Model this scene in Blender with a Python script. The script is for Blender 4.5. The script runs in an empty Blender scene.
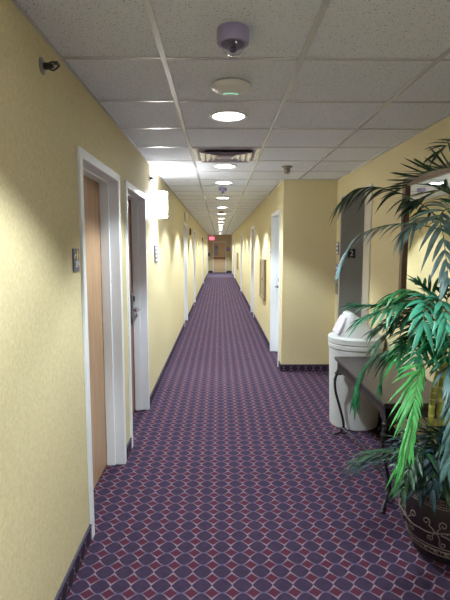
import bpy, bmesh, math, random
from mathutils import Vector, Matrix
random.seed(7)
sc = bpy.context.scene
C = sc.collection
PI = math.pi

# ------------------------------------------------------------------ camera
CAM = Vector((0, 0, 1.57)); F = 468.0
PITCH = math.atan(52 / F); YAW = math.radians(0.706)
cd = bpy.data.cameras.new('camera'); cam = bpy.data.objects.new('camera', cd); C.objects.link(cam)
cam.location = CAM; cam.rotation_euler = (PI / 2 - PITCH, 0, -YAW)
cd.sensor_fit = 'VERTICAL'; cd.sensor_height = 24; cd.lens = F / 600 * 24; cd.clip_start = .05
sc.camera = cam
sc.view_settings.view_transform = 'Standard'; sc.view_settings.look = 'None'
sc.view_settings.gamma = 1; sc.view_settings.use_curve_mapping = False
sc.view_settings.exposure = 0.3
try:
    sc.cycles.use_denoising = True
    sc.cycles.max_bounces = 10; sc.cycles.diffuse_bounces = 7
    sc.cycles.sample_clamp_indirect = 6
except Exception:
    pass
cf = Vector((math.sin(YAW) * math.cos(PITCH), math.cos(YAW) * math.cos(PITCH), -math.sin(PITCH)))
cr = Vector((math.cos(YAW), -math.sin(YAW), 0)); cu = cr.cross(cf)
def P(px, py, d):                       # a photo coordinate at a given distance, as a point of the room
    return CAM + d * (cf + (px - 225) / F * cr + (300 - py) / F * cu)

# ------------------------------------------------------------------ dimensions (metres)
XL, XR, XA = -.70, .79, 1.455            # corridor left, corridor right, lift lobby right wall
YC, YE, YB = 5.84, 30.0, -4.0           # far lobby wall, corridor end, wall behind
ZC = 2.405
TX, TY, TS = -.244, 2.175, .61          # ceiling grid phase and size

# ------------------------------------------------------------------ materials
def nodes(name):
    m = bpy.data.materials.new(name); m.use_nodes = True
    nt = m.node_tree
    return m, nt, nt.nodes['Principled BSDF']
def N(nt, t, **kw):
    n = nt.nodes.new(t)
    for k, v in kw.items():
        if k.startswith('i_'):
            n.inputs[int(k[2:])].default_value = v
        else:
            setattr(n, k, v)
    return n
def M(nt, op, a, b=None, c=None):
    n = nt.nodes.new('ShaderNodeMath'); n.operation = op
    for i, v in enumerate((a, b, c)):
        if v is None: continue
        if isinstance(v, (int, float)): n.inputs[i].default_value = v
        else: nt.links.new(v, n.inputs[i])
    return n.outputs[0]
def mixc(nt, fac, a, b):
    n = nt.nodes.new('ShaderNodeMix'); n.data_type = 'RGBA'
    if isinstance(fac, (int, float)): n.inputs[0].default_value = fac
    else: nt.links.new(fac, n.inputs[0])
    for i, v in ((6, a), (7, b)):
        if isinstance(v, tuple): n.inputs[i].default_value = v + (1,) if len(v) == 3 else v
        else: nt.links.new(v, n.inputs[i])
    return n.outputs[2]
def simple(name, col, rough=.5, metal=0, var=.12, scale=40, bump=0, spec=.5, emit=None, es=0, trans=0):
    m, nt, b = nodes(name)
    geo = N(nt, 'ShaderNodeTexCoord')
    no = N(nt, 'ShaderNodeTexNoise'); no.inputs['Scale'].default_value = scale; no.inputs['Detail'].default_value = 3
    nt.links.new(geo.outputs['Object'], no.inputs['Vector'])
    dark = tuple(c * (1 - var) for c in col); lite = tuple(min(1, c * (1 + var)) for c in col)
    nt.links.new(mixc(nt, no.outputs['Fac'], dark, lite), b.inputs['Base Color'])
    b.inputs['Roughness'].default_value = rough; b.inputs['Metallic'].default_value = metal
    b.inputs['Specular IOR Level'].default_value = spec
    b.inputs['Transmission Weight'].default_value = trans
    if bump:
        bp = N(nt, 'ShaderNodeBump'); bp.inputs['Strength'].default_value = bump; bp.inputs['Distance'].default_value = .002
        nt.links.new(no.outputs['Fac'], bp.inputs['Height']); nt.links.new(bp.outputs[0], b.inputs['Normal'])
    if emit:
        b.inputs['Emission Color'].default_value = emit + (1,); b.inputs['Emission Strength'].default_value = es
    return m
def wall_mat():
    m, nt, b = nodes('yellow_wall_vinyl')
    g = N(nt, 'ShaderNodeNewGeometry')
    n1 = N(nt, 'ShaderNodeTexNoise'); n1.inputs['Scale'].default_value = 75; n1.inputs['Detail'].default_value = 4
    n2 = N(nt, 'ShaderNodeTexNoise'); n2.inputs['Scale'].default_value = 3; n2.inputs['Detail'].default_value = 2
    for n in (n1, n2): nt.links.new(g.outputs['Position'], n.inputs['Vector'])
    rr = N(nt, 'ShaderNodeMapRange', i_1=.3, i_2=.7); nt.links.new(n1.outputs['Fac'], rr.inputs[0])
    a = mixc(nt, rr.outputs[0], WALL_A, WALL_B)
    b2 = mixc(nt, M(nt, 'MULTIPLY', n2.outputs['Fac'], .18), a, (.60, .50, .26))
    nt.links.new(b2, b.inputs['Base Color'])
    b.inputs['Roughness'].default_value = .62; b.inputs['Specular IOR Level'].default_value = .3
    bp = N(nt, 'ShaderNodeBump'); bp.inputs['Strength'].default_value = .25; bp.inputs['Distance'].default_value = .002
    nt.links.new(n1.outputs['Fac'], bp.inputs['Height']); nt.links.new(bp.outputs[0], b.inputs['Normal'])
    return m
WALL_A, WALL_B = (.55, .483, .282), (.66, .588, .375)
def carpet(name, plane, band=False):
    m, nt, b = nodes(name)
    g = N(nt, 'ShaderNodeNewGeometry'); sx = N(nt, 'ShaderNodeSeparateXYZ'); nt.links.new(g.outputs['Position'], sx.inputs[0])
    o = {'x': sx.outputs[0], 'y': sx.outputs[1], 'z': sx.outputs[2]}
    S = .095
    off = {'x': .012, 'y': 2.03, 'z': .045}
    u = M(nt, 'DIVIDE', M(nt, 'SUBTRACT', o[plane[0]], off[plane[0]]), S)
    v = M(nt, 'DIVIDE', M(nt, 'SUBTRACT', o[plane[1]], off[plane[1]]), S)
    fu = M(nt, 'ABSOLUTE', M(nt, 'SUBTRACT', u, M(nt, 'ROUND', u)))
    fv = M(nt, 'ABSOLUTE', M(nt, 'SUBTRACT', v, M(nt, 'ROUND', v)))
    h = M(nt, 'MULTIPLY', M(nt, 'POWER', M(nt, 'MAXIMUM', M(nt, 'COSINE', M(nt, 'MULTIPLY', fu, PI)), 0.0), .9), .465)
    d = M(nt, 'SUBTRACT', fv, h)
    oval = N(nt, 'ShaderNodeMapRange', i_1=-.020, i_2=.004); nt.links.new(d, oval.inputs[0])
    dm = M(nt, 'ADD', M(nt, 'MULTIPLY', M(nt, 'SUBTRACT', .5, fu), 1.0), M(nt, 'MULTIPLY', M(nt, 'SUBTRACT', .5, fv), 1.05))
    dia = N(nt, 'ShaderNodeMapRange', i_1=.31, i_2=.385); nt.links.new(dm, dia.inputs[0])
    no = N(nt, 'ShaderNodeTexNoise'); no.inputs['Scale'].default_value = 260; no.inputs['Detail'].default_value = 2
    nt.links.new(g.outputs['Position'], no.inputs['Vector'])
    n2 = N(nt, 'ShaderNodeTexNoise'); n2.inputs['Scale'].default_value = 28; n2.inputs['Detail'].default_value = 2
    nt.links.new(g.outputs['Position'], n2.inputs['Vector'])
    ovc = mixc(nt, n2.outputs['Fac'], OV_A, OV_B)
    lnc = mixc(nt, n2.outputs['Fac'], LN_A, LN_B)
    side = N(nt, 'ShaderNodeMapRange', i_1=.08, i_2=.34); nt.links.new(fu, side.inputs[0])
    lnc = mixc(nt, side.outputs[0], (.060, .055, .105), lnc)
    col = mixc(nt, oval.outputs[0], ovc, lnc)
    col = mixc(nt, dia.outputs[0], DI_A, col)
    if band:
        t = M(nt, 'GREATER_THAN', o['y'], 25.4)
        col = mixc(nt, t, col, (.085, .065, .105))
    fz = M(nt, 'ADD', M(nt, 'MULTIPLY', no.outputs['Fac'], .9), .55)
    mm = N(nt, 'ShaderNodeVectorMath', operation='SCALE'); nt.links.new(col, mm.inputs[0]); nt.links.new(fz, mm.inputs['Scale'])
    nt.links.new(mm.outputs[0], b.inputs['Base Color'])
    b.inputs['Roughness'].default_value = .95; b.inputs['Specular IOR Level'].default_value = .12
    bp = N(nt, 'ShaderNodeBump'); bp.inputs['Strength'].default_value = .3; bp.inputs['Distance'].default_value = .003
    nt.links.new(no.outputs['Fac'], bp.inputs['Height']); nt.links.new(bp.outputs[0], b.inputs['Normal'])
    return m
OV_A, OV_B = (.021, .013, .030), (.038, .025, .050)
LN_A, LN_B = (.115, .082, .110), (.205, .150, .185)
DI_A = (.055, .014, .028)
def ceiling_mat():
    m, nt, b = nodes('speckled_ceiling_tile')
    g = N(nt, 'ShaderNodeNewGeometry')
    n1 = N(nt, 'ShaderNodeTexNoise'); n1.inputs['Scale'].default_value = 150; n1.inputs['Detail'].default_value = 1.5
    n2 = N(nt, 'ShaderNodeTexNoise'); n2.inputs['Scale'].default_value = 260; n2.inputs['Detail'].default_value = 2
    for n in (n1, n2): nt.links.new(g.outputs['Position'], n.inputs['Vector'])
    r1 = N(nt, 'ShaderNodeMapRange', i_1=.63, i_2=.69); nt.links.new(n1.outputs['Fac'], r1.inputs[0])
    base = mixc(nt, n2.outputs['Fac'], (.62, .66, .73), (.79, .835, .92))
    nt.links.new(mixc(nt, r1.outputs[0], base, (.20, .19, .20)), b.inputs['Base Color'])
    b.inputs['Roughness'].default_value = .9; b.inputs['Specular IOR Level'].default_value = .1
    bp = N(nt, 'ShaderNodeBump'); bp.inputs['Strength'].default_value = .5; bp.inputs['Distance'].default_value = .003; bp.invert = True
    nt.links.new(r1.outputs[0], bp.inputs['Height']); nt.links.new(bp.outputs[0], b.inputs['Normal'])
    return m
def wood_mat(name, c1, c2, rough=.45):
    m, nt, b = nodes(name)
    tc = N(nt, 'ShaderNodeTexCoord'); mp = N(nt, 'ShaderNodeMapping'); mp.inputs['Scale'].default_value = (14, 14, .9)
    nt.links.new(tc.outputs['Object'], mp.inputs[0])
    no = N(nt, 'ShaderNodeTexNoise'); no.inputs['Scale'].default_value = 3.2; no.inputs['Detail'].default_value = 6
    nt.links.new(mp.outputs[0], no.inputs['Vector'])
    r = N(nt, 'ShaderNodeMapRange', i_1=.3, i_2=.7); nt.links.new(no.outputs['Fac'], r.inputs[0])
    nt.links.new(mixc(nt, r.outputs[0], c1, c2), b.inputs['Base Color'])
    b.inputs['Roughness'].default_value = rough
    return m
def steel_mat(name, col, rough):
    m, nt, b = nodes(name)
    tc = N(nt, 'ShaderNodeTexCoord'); mp = N(nt, 'ShaderNodeMapping'); mp.inputs['Scale'].default_value = (200, 200, 3)
    nt.links.new(tc.outputs['Object'], mp.inputs[0])
    no = N(nt, 'ShaderNodeTexNoise'); no.inputs['Scale'].default_value = 2; no.inputs['Detail'].default_value = 3
    nt.links.new(mp.outputs[0], no.inputs['Vector'])
    nt.links.new(mixc(nt, no.outputs['Fac'], tuple(c * .8 for c in col), col), b.inputs['Base Color'])
    b.inputs['Metallic'].default_value = .75; b.inputs['Roughness'].default_value = rough
    return m
def leaf_mat(name, c1, c2, rough=.38, spec=.5):
    m, nt, b = nodes(name)
    tc = N(nt, 'ShaderNodeTexCoord')
    no = N(nt, 'ShaderNodeTexNoise'); no.inputs['Scale'].default_value = 22; no.inputs['Detail'].default_value = 3
    nt.links.new(tc.outputs['Object'], no.inputs['Vector'])
    r = N(nt, 'ShaderNodeMapRange', i_1=.35, i_2=.65); nt.links.new(no.outputs['Fac'], r.inputs[0])
    nt.links.new(mixc(nt, r.outputs[0], c1, c2), b.inputs['Base Color'])
    b.inputs['Roughness'].default_value = rough; b.inputs['Specular IOR Level'].default_value = spec
    return m
WALL = wall_mat(); CEIL = ceiling_mat()
CARPET = carpet('patterned_carpet', 'xy', True)
BASE_Y = carpet('carpet_base_side', 'yz'); BASE_X = carpet('carpet_base_far', 'xz')
GRID = simple('ceiling_grid_white', (.50, .52, .57), .27, var=.04)
FRAME = simple('painted_door_frame', (.74, .78, .84), .32, var=.03, scale=15)
EDGE = simple('base_edge_binding', (.035, .03, .06), .7)
WOOD = wood_mat('light_oak_door', (.37, .225, .125), (.48, .31, .185))
WOODD = wood_mat('red_brown_door', (.22, .095, .055), (.30, .14, .08))
WOODE = wood_mat('tan_exit_door', (.58, .42, .24), (.68, .51, .31))
BROWN = wood_mat('dark_brown_moulding', (.085, .040, .022), (.14, .065, .035), .35)
STEEL = steel_mat('brushed_steel', (.42, .42, .41), .42)
STEELB = steel_mat('bright_steel', (.72, .71, .74), .30)
CHROME = simple('satin_chrome', (.27, .27, .29), .32, .7, var=.05)
BRASS = simple('dull_brass', (.24, .225, .18), .45, .2)
BLACK = simple('black_plastic', (.012, .012, .015), .45)
DARK = simple('vent_shade', (.02, .02, .022), .8)
IRON = simple('black_wrought_iron', (.007, .007, .009), .45, .0)
TABLE = wood_mat('espresso_table', (.026, .019, .020), (.046, .034, .034), .3)
APRON = wood_mat('espresso_apron', (.012, .009, .011), (.024, .017, .019), .55)
WHITEP = simple('white_plastic', (.74, .74, .73), .42, var=.03)
IVORY = simple('ivory_bin_plastic', (.50, .525, .535), .45, var=.04, scale=8)
LILAC = simple('lilac_grey_flap', (.55, .53, .60), .45, var=.04)
CAMW = simple('lilac_camera_housing', (.30, .27, .48), .42, var=.04)
SIGNB = simple('slate_blue_sign', (.10, .10, .17), .4, var=.08)
EYE = simple('camera_eye_violet', (.10, .08, .22), .4)
SIGNP = simple('purple_sign', (.16, .07, .42), .4)
YEL = simple('yellow_sign_shape', (.80, .62, .12), .45)
PAPER = simple('white_sign_insert', (.80, .80, .82), .5, var=.03)
GREYP = simple('grey_paper', (.33, .36, .42), .6)
REDB = simple('brown_red_alarm', (.20, .06, .04), .45)
VENT = simple('satin_vent_metal', (.62, .62, .64), .25, .55, var=.08)
TAN = simple('tan_cabinet_face', (.25, .19, .115), .45, var=.2, scale=30)
MIRROR = simple('mirror_glass', (.88, .90, .86), .02, 1, var=.0)
POT = simple('dark_brown_pot', (.015, .010, .015), .42, var=.3, scale=25)
SCROLL = simple('bronze_scroll_line', (.17, .135, .135), .5)
SOIL = simple('potting_moss', (.02, .022, .016), .9, var=.5, scale=90, bump=.6)
CANE = leaf_mat('palm_cane', (.20, .24, .03), (.34, .36, .06), .45)
CANER = simple('cane_ring', (.50, .48, .16), .5)
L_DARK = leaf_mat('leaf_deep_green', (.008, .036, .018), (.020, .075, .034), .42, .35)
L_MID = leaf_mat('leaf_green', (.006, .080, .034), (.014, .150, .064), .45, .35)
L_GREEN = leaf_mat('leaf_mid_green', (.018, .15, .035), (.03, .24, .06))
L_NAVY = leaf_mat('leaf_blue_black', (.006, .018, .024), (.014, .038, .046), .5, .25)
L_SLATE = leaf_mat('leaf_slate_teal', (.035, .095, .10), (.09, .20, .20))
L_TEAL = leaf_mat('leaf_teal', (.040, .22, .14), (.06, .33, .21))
L_LIT = leaf_mat('leaf_lit_green', (.05, .30, .07), (.11, .46, .14))  # brighter green paints in the downlight falling on the hanging frond
L_SHEEN = leaf_mat('leaf_cool_sheen', (.09, .19, .205), (.24, .39, .42), .32)  # bluish sheen of cool light on the leaves, put into their colour
STEM = leaf_mat('frond_midrib', (.06, .16, .04), (.12, .26, .07))
def emis(name, col, s):
    m, nt, b = nodes(name)
    tc = N(nt, 'ShaderNodeTexCoord'); no = N(nt, 'ShaderNodeTexNoise'); no.inputs['Scale'].default_value = 10
    nt.links.new(tc.outputs['Object'], no.inputs['Vector'])
    nt.links.new(mixc(nt, no.outputs['Fac'], tuple(c * .96 for c in col), col), b.inputs['Emission Color'])
    b.inputs['Base Color'].default_value = (.8, .8, .8, 1)
    b.inputs['Emission Strength'].default_value = s
    return m
LAMP = emis('downlight_lens', (.97, .98, 1.0), 16.0)
SCONCE = emis('sconce_glass', (.97, .98, 1.0), 36)
BULB = emis('sconce_bulb', (.98, .98, 1.0), 1500)
EXITR = emis('exit_red', (1.0, .03, .20), .9)
EXITW = emis('exit_letters', (1.0, .45, .60), .9)
GREEN = emis('green_led', (.05, .75, .42), 1.0)
def clear_dome():
    m, nt, b = nodes('clear_dome')
    b.inputs['Base Color'].default_value = (.93, .93, .97, 1); b.inputs['Roughness'].default_value = .03
    b.inputs['Transmission Weight'].default_value = 1; b.inputs['IOR'].default_value = 1.45
    b.inputs['Specular IOR Level'].default_value = .9
    return m
CLEAR = clear_dome()

# ------------------------------------------------------------------ geometry helpers
class B:
    def __init__(s): s.bm = bmesh.new()
    def box(s, x0, x1, y0, y1, z0, z1):
        x0, x1 = min(x0, x1), max(x0, x1); y0, y1 = min(y0, y1), max(y0, y1); z0, z1 = min(z0, z1), max(z0, z1)
        v = [s.bm.verts.new(p) for p in ((x0,y0,z0),(x1,y0,z0),(x1,y1,z0),(x0,y1,z0),(x0,y0,z1),(x1,y0,z1),(x1,y1,z1),(x0,y1,z1))]
        for f in ((3,2,1,0),(4,5,6,7),(0,1,5,4),(1,2,6,5),(2,3,7,6),(3,0,4,7)): s.bm.faces.new([v[i] for i in f])
        return s
    def lathe(s, prof, c, axis='z', seg=40, a0=0, a1=2 * PI):
        """prof: (r, h) pairs turned about an axis through c"""
        c = Vector(c); full = abs(a1 - a0 - 2 * PI) < 1e-6
        n = seg if full else seg + 1
        rings = []
        for r, h in prof:
            ring = []
            for k in range(n):
                a = a0 + (a1 - a0) * k / seg
                p, q = r * math.cos(a), r * math.sin(a)
                w = {'z': (p, q, h), 'x': (h, p, q), 'y': (q, h, p)}[axis]
                ring.append(s.bm.verts.new(c + Vector(w)))
            rings.append(ring)
        for i in range(len(rings) - 1):
            for k in range(n if full else n - 1):
                k2 = (k + 1) % n
                s.bm.faces.new((rings[i][k], rings[i][k2], rings[i + 1][k2], rings[i + 1][k]))
        for ring, (r, h) in ((rings[0], prof[0]), (rings[-1], prof[-1])):
            if r > 1e-5 and full:
                try: s.bm.faces.new(ring)
                except ValueError: pass
        return s
    def tube(s, pts, r, seg=8, cap=True):
        pts = [Vector(p) for p in pts]; n = len(pts)
        rr = r if isinstance(r, (list, tuple)) else [r] * n
        rings = []; ref = None
        for i, p in enumerate(pts):
            t = (pts[min(i + 1, n - 1)] - pts[max(i - 1, 0)]).normalized()
            if ref is None:
                ref = t.cross(Vector((0, 0, 1)));
                if ref.length < .05: ref = t.cross(Vector((1, 0, 0)))
            ref = (ref - t * ref.dot(t)).normalized(); q = t.cross(ref)
            rings.append([s.bm.verts.new(p + rr[i] * (math.cos(2*PI*k/seg) * ref + math.sin(2*PI*k/seg) * q)) for k in range(seg)])
        for a, b in zip(rings, rings[1:]):
            for k in range(seg): s.bm.faces.new((a[k], a[(k+1) % seg], b[(k+1) % seg], b[k]))
        if cap: s.bm.faces.new(rings[0][::-1]); s.bm.faces.new(rings[-1])
        return s
    def prism(s, poly, f0, f1):
        """poly: list of points fed to f0 / f1, giving the two end outlines"""
        a = [s.bm.verts.new(f0(*p)) for p in poly]; b = [s.bm.verts.new(f1(*p)) for p in poly]
        n = len(poly)
        for k in range(n): s.bm.faces.new((a[k], a[(k+1) % n], b[(k+1) % n], b[k]))
        s.bm.faces.new(a[::-1]); s.bm.faces.new(b)
        return s
    def loft(s, rings, cap=True):
        rr = [[s.bm.verts.new(p) for p in ring] for ring in rings]
        n = len(rr[0])
        for a, b in zip(rr, rr[1:]):
            for k in range(n): s.bm.faces.new((a[k], a[(k+1) % n], b[(k+1) % n], b[k]))
        if cap: s.bm.faces.new(rr[0][::-1]); s.bm.faces.new(rr[-1])
        return s
    def build(s, name, mat, parent=None, loc=None, smooth=False, bevel=0, normals=True):
        if normals: bmesh.ops.recalc_face_normals(s.bm, faces=s.bm.faces)
        o0 = ORG.get(parent.name) if parent else (Vector(loc) if loc else Vector((0, 0, 0)))
        for v in s.bm.verts: v.co -= o0
        me = bpy.data.meshes.new(name); s.bm.to_mesh(me); s.bm.free()
        me.materials.append(mat)
        if smooth:
            for p in me.polygons: p.use_smooth = True
            me.set_sharp_from_angle(angle=math.radians(38))
        o = bpy.data.objects.new(name, me); C.objects.link(o)
        if parent: o.parent = parent
        else: o.location = o0
        ORG[o.name] = o0
        if bevel:
            md = o.modifiers.new('bevel', 'BEVEL'); md.width = bevel; md.segments = 2; md.limit_method = 'ANGLE'; md.angle_limit = math.radians(50)
        return o
ORG = {}
def thing(name, label, cat, loc, group=None):
    o = bpy.data.objects.new(name, None); C.objects.link(o); o.location = loc; o.empty_display_size = .1
    ORG[o.name] = Vector(loc); return tag(o, label, cat, group)
def tag(o, label, cat, group=None):
    o['label'] = label; o['category'] = cat
    if group: o['group'] = group
    return o
def struct(o): o['kind'] = 'structure'; return o
def sroot(name, loc):
    o = bpy.data.objects.new(name, None); C.objects.link(o); o.location = loc; o.empty_display_size = .1
    ORG[o.name] = Vector(loc); return struct(o)
def text_bm(txt, size, depth=.001):
    """letters as a bmesh in the xy plane, centred"""
    cu_ = bpy.data.curves.new('letters', 'FONT'); cu_.body = txt; cu_.size = size; cu_.extrude = depth
    cu_.align_x = 'CENTER'; cu_.align_y = 'CENTER'
    ob = bpy.data.objects.new('letters', cu_); C.objects.link(ob)
    dg = bpy.context.evaluated_depsgraph_get(); dg.update()
    me = bpy.data.meshes.new_from_object(ob.evaluated_get(dg))
    bpy.data.objects.remove(ob); bpy.data.curves.remove(cu_)
    b = B(); b.bm.from_mesh(me); bpy.data.meshes.remove(me)
    return b
def spline(pts, n=24):
    pts = [Vector(p) for p in pts]; q = [2 * pts[0] - pts[1]] + pts + [2 * pts[-1] - pts[-2]]
    out = []; m = len(pts) - 1
    for i in range(n + 1):
        t = i / n * m; k = min(int(t), m - 1); t -= k
        a, b, c, d = q[k:k + 4]
        out.append(.5 * ((2 * b) + (c - a) * t + (2*a - 5*b + 4*c - d) * t*t + (3*b - a - 3*c + d) * t**3))
    return out

# ------------------------------------------------------------------ shell
struct(B().box(-1.1, 2.1, YB - .2, YE + .6, -.1, 0).build('floor', CARPET))
struct(B().box(-1.1, 2.1, YB - .2, YE + .6, ZC, ZC + .1).build('ceiling', CEIL))
g = B(); h = .005; w = .012
xs = [TX - TS, TX, TX + TS, TX + 2 * TS]
for x in xs[1:3]: g.box(x - w, x + w, YB, YE, ZC - h, ZC)
g.box(xs[3] - w, xs[3] + w, YB, YC, ZC - h, ZC)
k = -10
while TY + k * TS < YE:
    y = TY + k * TS
    if y > YB: g.box(XL, XA if y < YC else XR, y - w, y + w, ZC - h * .8, ZC)
    k += 1
g.box(XL, XL + .014, YB, YE, ZC - .006, ZC); g.box(XA - .022, XA, YB, YC, ZC - .006, ZC)
g.box(XR - .022, XR, YC, YE, ZC - .006, ZC); g.box(XR, XA, YC - .022, YC, ZC - .006, ZC)
struct(g.build('trim_1', GRID))

HD = 2.02; FW = .05                      # door opening height, frame face width
LEFT = [(2.43, 3.27), (3.59, 4.43), (9.28, 10.12), (12.72, 13.56), (20.1, 20.94), (27.6, 28.5)]
RIGHT = [(6.10, 7.02), (10.55, 11.40), (16.2, 17.05), (23.7, 24.55), (27.6, 28.5)]
def wall_with_doors(name, x0, s, ya, yb, doors, th=.17):
    b = B(); y = ya
    for a, c in doors:
        b.box(x0, x0 + s * th, y, a - FW, 0, ZC); b.box(x0, x0 + s * th, a - FW, c + FW, HD + FW, ZC); y = c + FW
    b.box(x0, x0 + s * th, y, yb, 0, ZC)
    return struct(b.build(name, WALL))
def base_side(name, x0, s, ya, yb, doors, mat=None):
    b = B(); e = B(); y = ya
    for a, c in doors + [(yb + FW, yb + FW)]:
        b.box(x0, x0 - s * .010, y, a - FW - .001, 0, .085); e.box(x0, x0 - s * .012, y, a - FW - .001, .083, .093); y = c + FW + .001
    o = struct(b.build(name, BASE_Y)); e.build('base_edge', EDGE, o); return o
wall_with_doors('wall_left', XL, -1, YB, YE, LEFT)
wall_with_doors('wall_right', XR, 1, YC, YE, RIGHT)
base_side('baseboard_left', XL, -1, YB, YE, LEFT)
base_side('baseboard_right', XR, 1, YC, YE, RIGHT)
struct(B().box(XR + .17, 2.0, YC, YC + .15, 0, ZC).build('wall_lobby_far', WALL))
EL0, EL1, ELH = 4.68, 5.60, 2.165        # lift opening
b = B(); b.box(XA, XA + .45, YB, EL0, 0, ZC); b.box(XA, XA + .45, EL0, EL1, ELH, ZC); b.box(XA, XA + .45, EL1, YC, 0, ZC)
struct(b.build('wall_lobby_right', WALL))
b = B().box(XR - .011, XA, YC - .010, YC, 0, .085)
o = struct(b.build('baseboard_lobby', BASE_X)); B().box(XR - .013, XA, YC - .012, YC, .083, .093).build('base_edge', EDGE, o)
b = B(); b.box(XA - .010, XA, YB, EL0 - .18, 0, .085); b.box(XA - .010, XA, EL1 + .05, YC - .012, 0, .085)
struct(b.build('baseboard_lobby_right', BASE_Y))
b = B(); b.box(XL - .2, XA + .2, YB - .15, YB, 0, ZC)
struct(b.build('wall_behind', WALL))
DX0, DX1, DEH = -.36, .40, 1.93
b = B(); b.box(XL - .2, DX0 - .05, YE, YE + .15, 0, ZC); b.box(DX1 + .05, XR + .2, YE, YE + .15, 0, ZC); b.box(DX0 - .05, DX1 + .05, YE, YE + .15, DEH + .05, ZC)
struct(b.build('wall_end', WALL))
b = B(); b.box(XL, DX0 - .052, YE - .012, YE, 0, .12); b.box(DX1 + .052, XR, YE - .012, YE, 0, .12)
struct(b.build('baseboard_end', EDGE))

# ------------------------------------------------------------------ doors
def lever_lock(par, x0, s, y, z, hand, name='card_lock'):
    """x0 = door face, s = direction into the wall; hand = way the lever points along y"""
    f = x0 - s * 0
    p = B().box(f, f - s * .022, y - .036, y + .036, z - .13, z + .15).build(name, CHROME, par, bevel=.008)
    q = B().lathe([(.020, 0), (.020, .03), (.012, .035), (.012, .055)], (f - s * .02, y, z), 'x', 16) if s < 0 else \
        B().lathe([(.020, 0), (.020, -.03), (.012, -.035), (.012, -.055)], (f - s * .02, y, z), 'x', 16)
    xx = f - s * .072
    q.tube([(xx, y - hand * .012, z), (xx, y + hand * .03, z + .002), (xx, y + hand * .08, z), (xx + s * .008, y + hand * .125, z - .006)], [.012, .012, .010, .008], 10)
    q.build('lever', CHROME, p, smooth=True)
    B().box(f - s * .022, f - s * .032, y - .02, y + .02, z + .075, z + .125).build('card_slot', BLACK, p, bevel=.004)
ND = [0]
def door(x0, s, a, c, leafmat, lock_far=True, lock=True, hinge=True):
    ND[0] += 1
    r = sroot('door_%d' % ND[0], (x0, (a + c) / 2, 0))
    X = lambda d: x0 + s * d
    f = B()
    f.box(X(-.014), X(.155), a - FW, a, 0, HD + FW); f.box(X(-.014), X(.155), c, c + FW, 0, HD + FW); f.box(X(-.014), X(.155), a, c, HD, HD + FW)
    f.box(X(.055), X(.117), a, a + .014, 0, HD); f.box(X(.055), X(.117), c - .014, c, 0, HD); f.box(X(.055), X(.117), a, c, HD - .014, HD)
    f.build('door_frame', FRAME, r, bevel=.004)
    B().box(X(.119), X(.163), a + .002, c - .002, .006, HD - .002).build('door_leaf', leafmat, r, bevel=.003)
    if lock: lever_lock(r, X(.119), s, (c - .085) if lock_far else (a + .085), 1.0, -1 if lock_far else 1)
    hb = B()
    for z in (.25, 1.0, 1.75):
        yy = a + .006 if lock_far else c - .006
        hb.tube([(X(.113), yy, z - .05), (X(.113), yy, z + .05)], .007, 8)
    hb.build('hinge', CHROME, r, smooth=True)
    return r, X
dr, X = door(XL, -1, *LEFT[0], WOOD, lock_far=False)
# little notice on the first door at eye height
y0 = 2.84
s_ = B().box(X(.1185), X(.1175), y0 - .045, y0 + .045, 1.43, 1.52).build('door_notice', PAPER, dr); s_['label'] = 'small white notice with dark marks'
n = B()
for dz in (.012, .03, .045, .062): n.box(X(.1174), X(.117), y0 - .035 + dz * .3, y0 + .03 - dz * .4, 1.435 + dz, 1.442 + dz)
n.build('notice_marks', SIGNB, s_)
door(XL, -1, *LEFT[1], WOODD, True)
for a, c in LEFT[2:]: door(XL, -1, a, c, WOOD, True)
door(XR, 1, *RIGHT[0], FRAME, True)
for a, c in RIGHT[1:]: door(XR, 1, a, c, WOOD, True)

ND[0] += 1
r = sroot('door_%d' % ND[0], (.02, YE, 0))
f = B(); f.box(DX0 - .05, DX0, YE - .02, YE + .15, 0, DEH + .05); f.box(DX1, DX1 + .05, YE - .02, YE + .15, 0, DEH + .05); f.box(DX0, DX1, YE - .02, YE + .15, DEH, DEH + .05)
f.build('door_frame', FRAME, r, bevel=.004)
B().box(DX0 + .002, DX1 - .002, YE + .06, YE + .11, .006, DEH - .002).build('door_leaf', WOODE, r, bevel=.003)
pb = B(); pb.box(DX0 + .04, DX1 - .04, YE - .02, YE + .03, .90, .97); pb.box(DX0 + .03, DX0 + .10, YE + .0, YE + .062, .88, .99); pb.box(DX1 - .10, DX1 - .03, YE + .0, YE + .062, .88, .99)
pb.build('panic_bar', REDB, r, bevel=.006)
o = B().box(DX0 + .05, DX0 + .29, YE + .054, YE + .061, 1.08, 1.78).build('door_notice', GREYP, r)
B().box(DX0 + .13, DX0 + .20, YE + .050, YE + .055, 1.50, 1.70).build('notice_symbol', SIGNB, o)

# ------------------------------------------------------------------ recessed downlights
def downlight(y):
    t = thing('recessed_downlight', '', 'ceiling light', (.06, y, ZC - .02), 'recessed downlights down the corridor ceiling')
    B().lathe([(.098, -.001), (.122, -.001), (.124, -.006), (.118, -.010), (.102, -.007), (.098, -.001)], (.06, y, ZC), seg=48).build('trim_ring', WHITEP, t, smooth=True)
    B().lathe([(.100, -.002), (.085, -.006), (.05, -.009), (.0001, -.010)], (.06, y, ZC), seg=48).build('lens', LAMP, t, smooth=True)
    ld = bpy.data.lights.new('downlight_beam', 'SPOT'); ld.energy = SPOT_W; ld.spot_size = math.radians(112); ld.spot_blend = .34
    ld.shadow_soft_size = .05; ld.color = (.89, .97, 1.0)
    lo = bpy.data.objects.new('beam', ld); C.objects.link(lo); lo.parent = t; lo.location = (0, 0, .001)
    return t
SPOT_W = 168
def copy_tree(o, parent=None):
    c = o.copy(); C.objects.link(c)
    if parent: c.parent = parent
    for ch in o.children: copy_tree(ch, c)
    return c
far_beam = None
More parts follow.
